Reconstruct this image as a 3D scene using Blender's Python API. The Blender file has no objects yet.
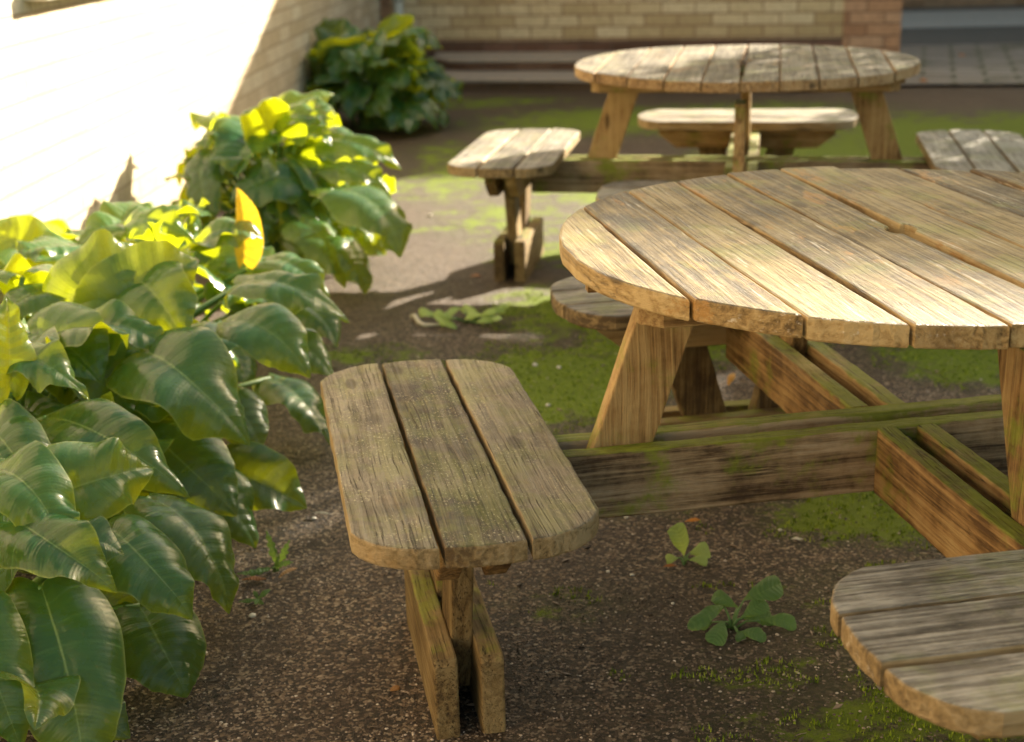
import bpy, bmesh, math, random
import numpy as np
from mathutils import Vector, Matrix, noise as mn

PI = math.pi
scene = bpy.context.scene
C = scene.collection
rnd = random.Random(11)

# ------------------------------------------------------------------ camera
cam_d = bpy.data.cameras.new('camera')
cam = bpy.data.objects.new('camera', cam_d); C.objects.link(cam)
PITCH, ROLL, CH = 0.3165, -0.0267, 1.2689
cam.matrix_world = Matrix.Translation((0, 0, CH)) @ Matrix.Rotation(PI/2-PITCH, 4, 'X') @ Matrix.Rotation(ROLL, 4, 'Z')
cam_d.sensor_width = 36; cam_d.lens = 1437.2/1024*36
cam_d.clip_start = .05; cam_d.clip_end = 400
cam_d.dof.use_dof = True; cam_d.dof.focus_distance = 2.17; cam_d.dof.aperture_fstop = 4.0
cam_d.dof.aperture_blades = 7
scene.camera = cam

# ------------------------------------------------------------------ light
SUN_EL, SUN_AZ = math.radians(22), math.radians(48)     # azimuth of the light's travel from -X towards -Y
ldir = Vector((-math.cos(SUN_AZ)*math.cos(SUN_EL), -math.sin(SUN_AZ)*math.cos(SUN_EL), -math.sin(SUN_EL)))
sd = bpy.data.lights.new('sun', 'SUN'); sd.energy = 5.0; sd.angle = math.radians(.6); sd.color = (1, .87, .68)
so = bpy.data.objects.new('sun', sd); C.objects.link(so)
so.rotation_euler = ldir.to_track_quat('-Z', 'Y').to_euler(); so.location = (6, 8, 6)
w = bpy.data.worlds.new('World'); scene.world = w; w.use_nodes = True
nt = w.node_tree; bg = nt.nodes['Background']
sky = nt.nodes.new('ShaderNodeTexSky'); sky.sky_type = 'NISHITA'; sky.sun_disc = False
sky.sun_elevation = SUN_EL
sky.sun_rotation = math.atan2(-ldir.x, -ldir.y)
sky.air_density = 1.0; sky.dust_density = 3.0; sky.ozone_density = .5
wb = nt.nodes.new('ShaderNodeMix'); wb.data_type = 'RGBA'; wb.blend_type = 'MULTIPLY'; wb.inputs[0].default_value = 1
nt.links.new(sky.outputs[0], wb.inputs[6]); wb.inputs[7].default_value = (1, .92, .70, 1)      # the photograph's warm white balance
nt.links.new(wb.outputs[2], bg.inputs[0]); bg.inputs[1].default_value = .078
scene.view_settings.view_transform = 'Standard'; scene.view_settings.look = 'None'
scene.view_settings.gamma = 1; scene.view_settings.use_curve_mapping = False
scene.view_settings.exposure = 2.2
scene.cycles.max_bounces = 8; scene.cycles.use_denoising = True

# ------------------------------------------------------------------ helpers
def tag(o, label=None, cat=None, group=None, kind=None):
    if label: o['label'] = label
    if cat: o['category'] = cat
    if group: o['group'] = group
    if kind: o['kind'] = kind
    return o

def empty(name, loc=(0, 0, 0), rz=0):
    o = bpy.data.objects.new(name, None); C.objects.link(o)
    o.location = loc; o.rotation_euler = (0, 0, rz); o.empty_display_size = .1
    return o

class MB:
    def __init__(s): s.v = []; s.f = []; s.gc = []; s.id = []; s.sm = []
    def add(s, vs, fs, gc=None, bid=0.0, smooth=False):
        n = len(s.v); s.v += [tuple(p) for p in vs]
        s.f += [tuple(i+n for i in f) for f in fs]
        s.gc += [tuple(g) for g in (gc if gc is not None else vs)]
        s.id += [bid]*len(vs) if not hasattr(bid, '__len__') else list(bid)
        s.sm += [smooth]*len(fs)
    def build(s, name, mat, parent=None):
        me = bpy.data.meshes.new(name); me.from_pydata(s.v, [], s.f)
        a = me.attributes.new('gc', 'FLOAT_VECTOR', 'POINT')
        a.data.foreach_set('vector', np.array(s.gc, dtype=np.float32).ravel())
        a = me.attributes.new('bid', 'FLOAT', 'POINT')
        a.data.foreach_set('value', np.array(s.id, dtype=np.float32))
        me.polygons.foreach_set('use_smooth', s.sm)
        me.materials.append(mat); me.update()
        o = bpy.data.objects.new(name, me); C.objects.link(o)
        if parent: o.parent = parent
        return o

def inset(poly, c):
    n = len(poly); out = []
    for i in range(n):
        p0, p1, p2 = Vector(poly[i-1]), Vector(poly[i]), Vector(poly[(i+1) % n])
        d1 = (p1-p0).normalized(); d2 = (p2-p1).normalized()
        n1 = Vector((-d1.y, d1.x)); n2 = Vector((-d2.y, d2.x))
        b = (n1+n2); L = b.length
        if L < 1e-6: b = n1
        else: b = b/L
        k = c/max(.35, b.dot(n1))
        out.append(p1+b*k)
    return out

def resample(poly, step):
    out = []
    for i in range(len(poly)):
        a, b = Vector(poly[i]), Vector(poly[(i+1) % len(poly)])
        m = max(1, int((b-a).length/step))
        for k in range(m): out.append(a+(b-a)*k/m)
    return out

def board(mb, poly, t, M, cham=.003, grain='u', rough=.0006, step=.03, seed=None, bow=0.0):
    """a timber: polygon (ccw) in the local u,v plane, thickness t along w (0..t), placed with matrix M"""
    r = random.Random(seed if seed is not None else rnd.random())
    off = Vector((r.uniform(0, 50), r.uniform(0, 50), r.uniform(0, 50))); bid = r.random()
    P = resample(poly, step); n = len(P)
    P = [p+Vector((r.gauss(0, rough), r.gauss(0, rough))) for p in P]
    A = inset(P, cham*.3); B = inset(P, cham)
    rings = [(B, 0), (A, cham*.3), (P, cham), (P, t-cham), (A, t-cham*.3), (B, t)]
    vs = []; gc = []
    for ring, z in rings:
        for p in ring:
            zz = z + bow*math.sin(p[0]*5+off.x) + bow*.6*math.sin(p[1]*9+off.y)
            vs.append(M @ Vector((p[0], p[1], zz)))
            g = (p[0], p[1], z) if grain == 'u' else (p[1], p[0], z)
            gc.append(Vector(g)+off)
    fs = []
    for k in range(len(rings)-1):
        for i in range(n):
            j = (i+1) % n
            fs.append((k*n+i, k*n+j, (k+1)*n+j, (k+1)*n+i))
    fs.append(tuple(reversed(range(n)))); fs.append(tuple(range(5*n, 6*n)))
    mb.add(vs, fs, gc, bid)

def frame(o, U, V):
    U = Vector(U).normalized(); V = Vector(V).normalized(); W = U.cross(V)
    m = Matrix((U, V, W)).transposed().to_4x4(); m.translation = Vector(o); return m

def rect(u0, u1, v0, v1): return [(u0, v0), (u1, v0), (u1, v1), (u0, v1)]

def tube(mb, pts, rad, n=7, gc=None, bid=0.0, flat=1.0):
    pts = [Vector(p) for p in pts]; vs = []; g = []
    ref = Vector((0, 0, 1)) if abs((pts[-1]-pts[0]).normalized().z) < .9 else Vector((1, 0, 0))
    for i, p in enumerate(pts):
        d = (pts[min(i+1, len(pts)-1)]-pts[max(i-1, 0)]).normalized()
        x = d.cross(ref).normalized(); y = d.cross(x)
        rr = rad[i] if hasattr(rad, '__len__') else rad
        for k in range(n):
            a = 2*PI*k/n; vs.append(p+x*math.cos(a)*rr+y*math.sin(a)*rr*flat); g.append((i/len(pts), a, 0))
    fs = [(i*n+k, i*n+(k+1) % n, (i+1)*n+(k+1) % n, (i+1)*n+k) for i in range(len(pts)-1) for k in range(n)]
    fs += [tuple(reversed(range(n))), tuple(range((len(pts)-1)*n, len(pts)*n))]
    mb.add(vs, fs, g, bid, True)

# ------------------------------------------------------------------ node helper
class NT:
    def __init__(s, name):
        s.m = bpy.data.materials.new(name); s.m.use_nodes = True; s.t = s.m.node_tree
        s.t.nodes.clear(); s.out = s.n('ShaderNodeOutputMaterial')
    def n(s, typ, **kw):
        x = s.t.nodes.new(typ)
        for k, v in kw.items(): setattr(x, k, v)
        return x
    def set(s, sock, v):
        if isinstance(v, bpy.types.NodeSocket): s.t.links.new(v, sock)
        elif v is not None:
            if isinstance(v, (tuple, list)) and len(v) == 3 and sock.type == 'RGBA': v = (*v, 1)
            sock.default_value = v
    def attr(s, name, out='Vector'):
        x = s.n('ShaderNodeAttribute', attribute_name=name); return x.outputs[out]
    def pos(s): return s.n('ShaderNodeNewGeometry').outputs['Position']
    def nz(s):
        g = s.n('ShaderNodeNewGeometry'); x = s.n('ShaderNodeSeparateXYZ'); s.set(x.inputs[0], g.outputs['Normal']); return x.outputs[2]
    def sep(s, v):
        x = s.n('ShaderNodeSeparateXYZ'); s.set(x.inputs[0], v); return x.outputs
    def comb(s, a, b, c):
        x = s.n('ShaderNodeCombineXYZ')
        for i, v in enumerate((a, b, c)): s.set(x.inputs[i], v)
        return x.outputs[0]
    def scale(s, v, sc, loc=(0, 0, 0)):
        x = s.n('ShaderNodeMapping'); s.set(x.inputs[0], v); x.inputs[1].default_value = loc; x.inputs[3].default_value = sc; return x.outputs[0]
    def noise(s, v, scale=1, detail=4, rough=.55, dist=0, col=False):
        x = s.n('ShaderNodeTexNoise'); s.set(x.inputs['Vector'], v); x.inputs['Scale'].default_value = scale
        x.inputs['Detail'].default_value = detail; x.inputs['Roughness'].default_value = rough; x.inputs['Distortion'].default_value = dist
        return x.outputs[1 if col else 0]
    def vor(s, v, scale, feat='F1', out=0, rand=1):
        x = s.n('ShaderNodeTexVoronoi', feature=feat); s.set(x.inputs['Vector'], v); x.inputs['Scale'].default_value = scale
        x.inputs['Randomness'].default_value = rand; return x.outputs[out]
    def math(s, op, a, b=0, c=0, clamp=False):
        x = s.n('ShaderNodeMath', operation=op, use_clamp=clamp)
        for i, v in enumerate((a, b, c)): s.set(x.inputs[i], v)
        return x.outputs[0]
    def ss(s, v, a, b, lo=0, hi=1):
        x = s.n('ShaderNodeMapRange', interpolation_type='SMOOTHSTEP'); s.set(x.inputs[0], v)
        for i, q in enumerate((a, b, lo, hi)): x.inputs[i+1].default_value = q
        return x.outputs[0]
    def mix(s, f, a, b, mode='MIX'):
        x = s.n('ShaderNodeMix', data_type='RGBA', blend_type=mode); s.set(x.inputs[0], f)
        s.set(x.inputs[6], a); s.set(x.inputs[7], b); return x.outputs[2]
    def ramp(s, v, stops):
        x = s.n('ShaderNodeValToRGB'); s.set(x.inputs[0], v); e = x.color_ramp.elements
        while len(e) < len(stops): e.new(.5)
        for k, (p, c) in enumerate(stops): e[k].position = p; e[k].color = (*c, 1)
        return x.outputs[0]
    def bump(s, h, strength=.5, dist=.002, normal=None):
        x = s.n('ShaderNodeBump'); x.inputs['Strength'].default_value = strength; x.inputs['Distance'].default_value = dist
        s.set(x.inputs['Height'], h)
        if normal: s.set(x.inputs['Normal'], normal)
        return x.outputs[0]
    def bsdf(s, col, rough=.6, normal=None, spec=.5, final=True, **kw):
        x = s.n('ShaderNodeBsdfPrincipled'); s.set(x.inputs['Base Color'], col); s.set(x.inputs['Roughness'], rough)
        s.set(x.inputs['Specular IOR Level'], spec)
        if normal: s.set(x.inputs['Normal'], normal)
        for k, v in kw.items(): s.set(x.inputs[k], v)
        if final: s.t.links.new(x.outputs[0], s.out.inputs[0])
        return x.outputs[0]

def wood(name, dark, mid, light, green=.0, patch=0.0, greyup=None, rough=.62, green_thr=.55, lich=0.0, streak=.0, rail=False):
    t = NT(name); gc = t.attr('gc'); bid = t.attr('bid', 'Fac'); nz = t.nz(); pos = t.pos()
    warp = t.noise(t.scale(gc, (1.2, 5, 5)), 1, 3, .5, 0, True)
    wv = t.n('ShaderNodeVectorMath', operation='MULTIPLY_ADD'); t.set(wv.inputs[0], warp); wv.inputs[1].default_value = (0, .05, .05); t.set(wv.inputs[2], gc)
    g2 = wv.outputs[0]
    ring = t.noise(t.scale(g2, (.7, 34, 34)), 1, 2, .5)
    ringb = t.math('PINGPONG', t.math('MULTIPLY', ring, 9), 1)
    fine = t.noise(t.scale(g2, (11, 480, 480)), 1, 4, .75)
    med = t.noise(t.scale(g2, (4.0, 150, 150)), 1, 5, .7)
    crack = t.noise(t.scale(g2, (1.7, 75, 75), (3, 1, 7)), 1, 2, .5)
    crackm = t.ss(t.math('ABSOLUTE', t.math('SUBTRACT', crack, .5)), .0, .012, 1, 0)
    cgate = t.ss(t.noise(t.scale(gc, (2.2, 9, 9), (9, 2, 1)), 1, 2), .55, .68)
    crackm = t.math('MULTIPLY', crackm, cgate)
    blot = t.noise(gc, 9, 5, .65)
    f = t.math('ADD', t.math('MULTIPLY', ringb, .17), t.math('MULTIPLY', med, .50))
    f = t.math('ADD', f, t.math('MULTIPLY', fine, .38))
    f = t.math('ADD', f, t.math('MULTIPLY', t.math('SUBTRACT', blot, .5), .75))
    f = t.math('ADD', f, t.math('MULTIPLY', t.math('SUBTRACT', bid, .5), .22))
    col = t.ramp(f, [(.22, dark), (.5, mid), (.82, light)])
    f = t.math('ADD', t.math('MULTIPLY', t.math('SUBTRACT', f, .5), 2.5), .5, clamp=True)
    col = t.ramp(f, [(.1, dark), (.5, mid), (.95, light)])
    if greyup is not None:      # weathering silver on faces open to the rain
        gg = t.ramp(f, [(.08, greyup[0]), (.5, greyup[1]), (.95, greyup[2])])
        col = t.mix(t.ss(nz, .3, .9), col, gg)
    if patch:                   # bare orange wood where grey skin has flaked
        pm = t.ss(t.noise(t.scale(gc, (5, 14, 14), (5, 5, 5)), 1, 6, .72), .56, .64)
        pm = t.math('MULTIPLY', pm, t.ss(t.noise(gc, 2.7, 2), .36, .52))
        col = t.mix(t.math('MULTIPLY', pm, patch), col, (.36, .19, .05))
    if streak:                  # pale rubbed fibres
        sm = t.ss(t.noise(t.scale(g2, (6, 120, 120), (1, 8, 2)), 1, 5, .75), .57, .66)
        sm = t.math('MULTIPLY', sm, t.ss(t.noise(t.scale(gc, (2.5, 6, 6), (2, 2, 9)), 1, 4, .6), .46, .6))
        col = t.mix(t.math('MULTIPLY', sm, streak), col, (.62, .55, .44))
    if lich:
        lm = t.ss(t.noise(t.scale(gc, (1, 1.6, 1.6)), 130, 4, .75), .56, .62)
        lm = t.math('MULTIPLY', lm, t.ss(t.noise(gc, 10, 4, .6), .40, .58))
        col = t.mix(t.math('MULTIPLY', t.math('MULTIPLY', lm, t.ss(nz, .4, .9)), lich), col, (.42, .38, .24))
    if green:
        gm = t.math('ADD', t.noise(pos, 7, 5, .7), t.math('MULTIPLY', t.math('SUBTRACT', nz, .2), .16))
        gm = t.ss(gm, green_thr, green_thr+.16)
        gcol = t.mix(t.noise(pos, 60, 3), (.13, .16, .015), (.27, .31, .035))
        col = t.mix(t.math('MULTIPLY', gm, green), col, gcol)
    stain = t.ss(t.noise(gc, 3.2, 4, .6, .5), .62, .74)
    col = t.mix(t.math('MULTIPLY', stain, .55), col, tuple(c*.55 for c in dark))
    # open fibres
    fis = t.ss(t.noise(t.scale(g2, (4.2, 300, 300), (4, 4, 4)), 1, 4, .65), .36, .43, 1, 0)
    fis = t.math('MULTIPLY', fis, t.ss(t.noise(gc, 7, 4, .6), .35, .6, .25, 1))
    if greyup is not None: fis = t.math('MULTIPLY', fis, t.ss(nz, .3, .8, .25 if rail else .06, 1))
    col = t.mix(t.math('MULTIPLY', fis, .85), col, tuple(c*.35 for c in dark))
    # end grain and knots
    col = t.mix(t.math('MULTIPLY', crackm, .85), col, (.03, .02, .01))
    kn = t.vor(t.scale(gc, (3.2, 9, 9)), 1)
    km = t.ss(kn, .07, .13, 1, 0)
    col = t.mix(t.math('MULTIPLY', km, .75), col, tuple(c*.5 for c in dark))
    h = t.math('ADD', t.math('MULTIPLY', fine, .6), t.math('MULTIPLY', med, .9))
    h = t.math('ADD', h, t.math('MULTIPLY', ringb, .35))
    h = t.math('SUBTRACT', h, t.math('MULTIPLY', crackm, 2.2))
    h = t.math('SUBTRACT', h, t.math('MULTIPLY', fis, 1.0))
    nb = t.bump(h, .95, .0026)
    rr = t.ss(med, .3, .7, rough-.12, rough+.18)
    t.bsdf(col, rr, nb, .3)
    return t.m

GREYTOP = ((.038, .028, .016), (.118, .093, .058), (.245, .205, .14))
WARMTOP = ((.040, .026, .009), (.145, .100, .038), (.29, .22, .10))
M_top = wood('weathered_tabletop', (.11, .065, .022), (.31, .20, .075), (.46, .33, .15), green=.35, patch=.9, greyup=WARMTOP, rough=.5, lich=.3, streak=.75, green_thr=.62)
M_seat = wood('weathered_seat', (.09, .058, .025), (.23, .16, .07), (.34, .25, .13), green=.28, patch=.12, greyup=GREYTOP, rough=.56, lich=.9, streak=.12)
M_seat_pale = wood('silvered_seat', (.10, .065, .03), (.26, .18, .08), (.37, .27, .14), green=.3, patch=.1, greyup=((.065, .054, .04), (.18, .157, .122), (.38, .345, .28)), rough=.5, lich=.2, streak=.8, green_thr=.6)
M_frame = wood('frame_timber', (.10, .052, .017), (.30, .178, .066), (.44, .30, .13), green=.85, patch=0, greyup=((.10, .085, .02), (.21, .175, .05), (.33, .28, .11)), rough=.66, green_thr=.50, rail=True)
M_rail = wood('grey_rail_timber', (.07, .042, .022), (.27, .19, .105), (.43, .33, .21), green=.95, patch=0, greyup=((.09, .085, .015), (.18, .17, .035), (.28, .26, .07)), rough=.68, green_thr=.50, rail=True)
M_leg = wood('foot_timber', (.07, .04, .015), (.19, .125, .05), (.28, .20, .09), green=.7, rough=.7, green_thr=.55)

def metal(name, col, rough=.5):
    t = NT(name); t.bsdf(t.mix(t.noise(t.pos(), 40, 4), col, tuple(c*.55 for c in col)), rough, None, .5, Metallic=.7); return t.m
M_bolt = metal('dull_steel', (.35, .33, .30))

# ------------------------------------------------------------------ tables
TH, SH, RZ1, RZ0 = .7317, .4355, .400, .283
TR, GP, TT = .576, .118, .034
SPC, TK = .036, .036
S_R = .79

def circ_strip(a0, a1, R, n=14):
    """ccw outline in (b, a) coordinates of the strip a0<a<a1 cut by a circle"""
    pts = []
    aa = [a0+(a1-a0)*k/n for k in range(n+1)]
    for a in aa: pts.append((math.sqrt(max(1e-5, R*R-a*a)), a))
    for a in reversed(aa): pts.append((-math.sqrt(max(1e-5, R*R-a*a)), a))
    return pts

def seat_b(a, hl=.43, hw=.183):
    x = abs(a)
    if x <= .058: return hl-.006*(x/.058)**2
    q = min(1, (x-.058)/(hw-.058))
    return hl-.006-.115*(1-math.sqrt(max(0, 1-q*q*.985)))

def build_seat(root, name_i, centre, along, outward, top_mat, seed, hl=.43):
    """bench on the end of a pair of rails; planks run along 'along'"""
    al = Vector((*along, 0)); ou = Vector((*outward, 0)); c = Vector((*centre, 0))
    U, V = al, Vector((0, 0, 1)).cross(al)
    s = -1 if V.dot(ou) < 0 else 1
    r = random.Random(seed)
    seat = MB()
    for k in (-1, 0, 1):
        a0, a1 = (k-.5)*.122+.004, (k+.5)*.122-.004
        aa = [a0+(a1-a0)*q/12 for q in range(13)]
        d1, d2 = r.uniform(-.004, .004), r.uniform(-.004, .004)
        poly = [(seat_b(a, hl)+d1, a) for a in aa]+[(-seat_b(a, hl)-d2, a) for a in reversed(aa)]
        board(seat, poly, TT, frame(c+Vector((0, 0, SH-TT+r.uniform(-.0015, .0015))), U, V), .004, seed=r.random(), bow=.0012)
    so_ = seat.build('seat', top_mat, root)
    # battens parallel to the planks, chamfered ends
    for q in (-1, 1):
        bt = MB(); l = .345
        poly = [(-l+.07, 0), (l-.07, 0), (l, .055), (l, .088), (-l, .088), (-l, .055)]
        o = c+V*(q*SPC)+Vector((0, 0, SH-TT-.088-.001))
        board(bt, poly, TK, frame(o+V*(TK/2), U, (0, 0, 1)), .004, seed=r.random())
        bt.build('batten', M_frame, root)
    # V of struts between battens and feet
    for q in (-1, 1):
        st = MB(); zt = SH-TT-.004
        poly = [(q*.03-.052, .03), (q*.03+.052, .03), (q*.145+.055, zt), (q*.145-.055, zt)]
        poly = [(u+q*.02, v) for u, v in poly]
        board(st, poly, TK-.001, frame(c+V*((TK-.001)/2)+V*(0), U, (0, 0, 1)), .004, grain='v', seed=r.random())
        st.build('strut', M_leg, root)
    for q in (-1, 1):
        ft = MB(); l = .21
        poly = [(-l, 0), (l, 0), (l, .14), (l-.008, .150), (-l+.008, .150), (-l, .14)]
        board(ft, poly, TK+.002, frame(c+V*(q*(SPC+.001))+V*((TK+.002)/2)+Vector((0, 0, -.01)), U, (0, 0, 1)), .004, seed=r.random())
        ft.build('foot', M_leg, root)

def build_table(name, x, y, ang, label, top_mat, seats, seed, offs=None):
    """planks run along local +X (b axis), the other rail pair along +Y (a axis)"""
    root = empty(name, (x, y, 0), ang)
    tag(root, label, 'picnic table', 'round wooden picnic tables')
    r = random.Random(seed)
    top = MB(); r_h = .031
    for k in range(10):
        a0, a1 = -5*GP+k*GP, -4*GP+k*GP
        g = .0027
        a0 = max(a0+g, -TR+.002); a1 = min(a1-g, TR-.002)
        dz, dx = r.uniform(-.002, .002), r.uniform(-.003, .003)
        poly = [(p[0]+dx, p[1]) for p in circ_strip(a0, a1, TR)]
        # the parasol hole is a notch cut into the two middle planks' facing edges
        arc = [(math.cos(PI*q/8)*r_h, math.sin(PI*q/8)*r_h) for q in range(1, 8)]
        if k == 4: poly = poly[:15]+[(x_+.004, a1-y_*.95) for x_, y_ in arc]+poly[15:]
        if k == 5: poly = poly+[(-x_-.006, a0+y_*.6) for x_, y_ in arc]
        board(top, poly, TT, frame((0, 0, TH-TT+dz), (1, 0, 0), (0, 1, 0)), .004, seed=r.random(), bow=.0014, rough=.0005)
    o = top.build('tabletop', top_mat, root)
    # bearers under the top, across the planks, ends nipped at 45 degrees
    for b0 in (.175, -.056, -.16):
        for_ = MB(); bt = .042; l = math.sqrt(TR**2-(abs(b0)+.03)**2)-.035
        l = min(l, .555)
        poly = [(-l+.03, -.021), (l-.03, -.021), (l, .009), (l, .021), (-l, .021), (-l, .009)]
        if b0 < 0: poly = [(-l, -.021), (l, -.021), (l, -.0), (l-.02, .021), (-l+.02, .021), (-l, 0)]
        # local u -> +Y, v -> -X so that the nip faces +X
        board(for_, poly, .047, frame((b0, 0, TH-TT-.047-.001), (0, 1, 0), (-1, 0, 0)), .003, seed=r.random())
        for_.build('bearer', M_frame, root)
    # table legs: splayed, two in each rail plane
    zl0, zl1 = RZ0-.0, TH-TT-.049
    for axis in ('a', 'b'):
        for s in (-1, 1):
            lg = MB()
            def cx(z): return s*(.487+(.40-z)*.34)
            hw = .052
            poly = [(cx(zl0)-hw, zl0), (cx(zl0)+hw, zl0), (cx(zl1)+hw, zl1), (cx(zl1)-hw, zl1)]
            t_ = 2*SPC-TK-.001
            if axis == 'a': M = frame((t_/2, 0, 0), (0, 1, 0), (0, 0, 1)); M.translation = Vector((-t_/2, 0, 0))
            else: M = frame((0, t_/2, 0), (1, 0, 0), (0, 0, 1))
            board(lg, poly, t_, M, .003, grain='v', seed=r.random())
            lg.build('leg', M_frame, root)
    # rails
    e = S_R-SPC-TK/2-.002
    def rail(u0, u1, off, axis, mat, z1=RZ1, z0=RZ0):
        m = MB()
        poly = rect(u0, u1, z0, z1)
        if axis == 'a': M = frame((off-TK/2, 0, 0), (0, 1, 0), (0, 0, 1))
        else: M = frame((0, off+TK/2, 0), (1, 0, 0), (0, 0, 1))
        board(m, poly, TK, M, .004, seed=r.random(), bow=.001)
        return m.build('rail', mat, root)
    for q in (-1, 1):
        rl = rail(-e, e, q*SPC, 'a', M_rail)
    f = SPC+TK/2+.0015
    for q in (-1, 1):
        rl = rail(f, e, q*SPC, 'b', M_frame, RZ1-.001)
        rail(-e, -f, q*SPC, 'b', M_frame, RZ1-.001)
    for q in (-1, 1):
        m = MB(); board(m, rect(-(SPC-TK/2-.001), SPC-TK/2-.001, RZ0+.01, RZ1-.014), TK, frame((0, q*SPC+TK/2, 0), (1, 0, 0), (0, 0, 1)), .003, seed=r.random())
        m.build('cross_block', M_frame, root)
    # coach bolts
    for (bx, by) in ((f+.004, 0.0), (-f-.004, 0.0)):
        bm_ = MB(); s = 1 if bx > 0 else -1
        tube(bm_, [(bx, by, .375), (bx+s*.002, by, .375), (bx+s*.0045, by, .375), (bx+s*.006, by, .375)], [.008, .0085, .006, .002], 10)
        bm_.build('bolt', M_bolt, root)
    dirs = {'a+': ((0, S_R), (1, 0), (0, 1)), 'a-': ((0, -S_R), (1, 0), (0, -1)), 'b+': ((S_R, 0), (0, 1), (1, 0)), 'b-': ((-S_R, 0), (0, 1), (-1, 0))}
    for i, (k, m) in enumerate(seats.items()):
        c_, al, ou = dirs[k]
        build_seat(root, i, c_, al, ou, m, seed*10+i, .412 if k == 'b+' else .43)
    return root

# local +X of the table = 'b' direction (towards the camera), local +Y = to the right; left = a-
build_table('picnic_table', .6606, 2.3507, -1.392, 'warm brown round picnic table in the foreground with a parasol hole and four attached benches', M_top,
            {'a-': M_seat, 'b+': M_seat_pale, 'b-': M_seat_pale, 'a+': M_seat_pale}, 5)
M_top2 = wood('pale_tabletop', (.10, .06, .03), (.28, .17, .075), (.42, .29, .15), green=.25, patch=.3, greyup=((.05, .043, .028), (.14, .12, .085), (.26, .23, .17)), rough=.8, lich=.2, streak=.5, green_thr=.62)
build_table('picnic_table', .8163, 4.9534, -1.7538, 'pale silvery round picnic table farther back, near the low brick step', M_top2,
            {'a-': M_seat_pale, 'b+': M_seat_pale, 'b-': M_seat_pale, 'a+': M_seat_pale}, 8)

# ------------------------------------------------------------------ ground
def moss_field(x, y):
    v = 0
    for cx, cy, rx, ry, a in ((.80, 2.80, .27, .15, 1), (1.0, 3.0, .2, .12, .7), (.12, 3.75, .32, .38, .95), (.45, 4.05, .35, .25, .8), (1.3, 3.9, .28, .28, .9), (-.30, 6.9, .35, .9, .62), (.0, 5.9, .4, .6, .6),
                              (.35, 5.3, .45, .3, .8), (1.6, 7.0, .7, 1.0, .95), (2.3, 7.6, .7, 1.1, .9), (0.6, 8.6, 1.0, .7, .75), (-.1, 9.6, .8, .4, .6), (-.45, 4.05, .25, .12, .65), (.72, 2.35, .35, .25, .5),
                              (.3, 2.9, .22, .12, .5), (2.2, 5.6, .6, .5, .55), (.62, 1.98, .35, .2, .62), (.5, 2.15, .25, .12, .5), (.75, 2.5, .3, .12, .55), (.1, 2.45, .2, .12, .42), (-.05, 3.4, .35, .15, .55), (.2, 4.5, .3, .4, .8), (.75, 4.4, .35, .3, .7), (-.3, 7.6, .35, .6, .6), (.6, 6.6, .6, .7, .8), (1.2, 5.9, .5, .5, .8), (3.0, 7.8, .7, .9, .8), (1.4, 8.8, 1.2, .6, .7), (-.35, 5.75, .25, .15, .45)):
        d = ((x-cx)/rx)**2+((y-cy)/ry)**2
        v = np.maximum(v, a*np.exp(-d*.8))
    return v

def lines(lo, hi, a, b, fine, coarse_ratio=1.25):
    L = list(np.arange(a, b+1e-6, fine)); s = fine; x = b
    while x < hi: s *= coarse_ratio; x += s; L.append(x)
    s = fine; x = a; pre = []
    while x > lo: s *= coarse_ratio; x -= s; pre.append(x)
    return np.array(pre[::-1]+L)
gx = lines(-60, 80, -1.6, 3.4, .03); gy = lines(-30, 150, 1.5, 10.5, .035)
X, Y = np.meshgrid(gx, gy)
Z = np.zeros_like(X)
near = (np.abs(X) < 4) & (Y < 9.5)
idx = np.argwhere(near)
for i, j in idx:
    Z[i, j] = mn.noise(Vector((X[i, j]*1.3, Y[i, j]*1.3, 0)))*.010+mn.noise(Vector((X[i, j]*9, Y[i, j]*9, 3)))*.0035
MO = moss_field(X, Y); Z += np.where(near, MO*.006, 0)
ny, nx = X.shape
vs = np.stack([X, Y, Z], -1).reshape(-1, 3)
ii = np.arange(ny*nx).reshape(ny, nx)
fs = np.stack([ii[:-1, :-1], ii[:-1, 1:], ii[1:, 1:], ii[1:, :-1]], -1).reshape(-1, 4)
me = bpy.data.meshes.new('ground'); me.from_pydata(vs.tolist(), [], fs.tolist())
at = me.attributes.new('moss', 'FLOAT', 'POINT'); at.data.foreach_set('value', MO.ravel().astype(np.float32))
me.polygons.foreach_set('use_smooth', [True]*len(me.polygons))
ground = bpy.data.objects.new('ground', me); C.objects.link(ground); tag(ground, kind='structure')
t = NT('gravelly_ground'); p = t.pos(); mo = t.attr('moss', 'Fac')
v1 = t.vor(p, 170, out=1)
v2 = t.vor(p, 420, out=1)
s1 = t.sep(v1)[0]
base = t.ramp(s1, [(0, (.008, .005, .003)), (.4, (.03, .019, .011)), (.64, (.11, .07, .04)), (.85, (.29, .20, .125)), (1, (.55, .44, .31))])
base2 = t.ramp(t.sep(v2)[1], [(0, (.02, .014, .01)), (.6, (.09, .066, .048)), (1, (.20, .16, .12))])
base = t.mix(.25, base, base2)
big = t.noise(p, 2.4, 5, .6)
base = t.mix(t.ss(big, .42, .66), base, t.mix(.5, base, (.045, .026, .014)))
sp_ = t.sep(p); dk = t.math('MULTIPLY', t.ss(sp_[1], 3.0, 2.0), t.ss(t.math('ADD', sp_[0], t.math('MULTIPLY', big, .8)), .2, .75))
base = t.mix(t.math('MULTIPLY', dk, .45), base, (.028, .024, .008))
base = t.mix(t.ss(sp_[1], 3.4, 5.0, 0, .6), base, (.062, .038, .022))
mn_ = t.noise(p, 9, 6, .72)
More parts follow.
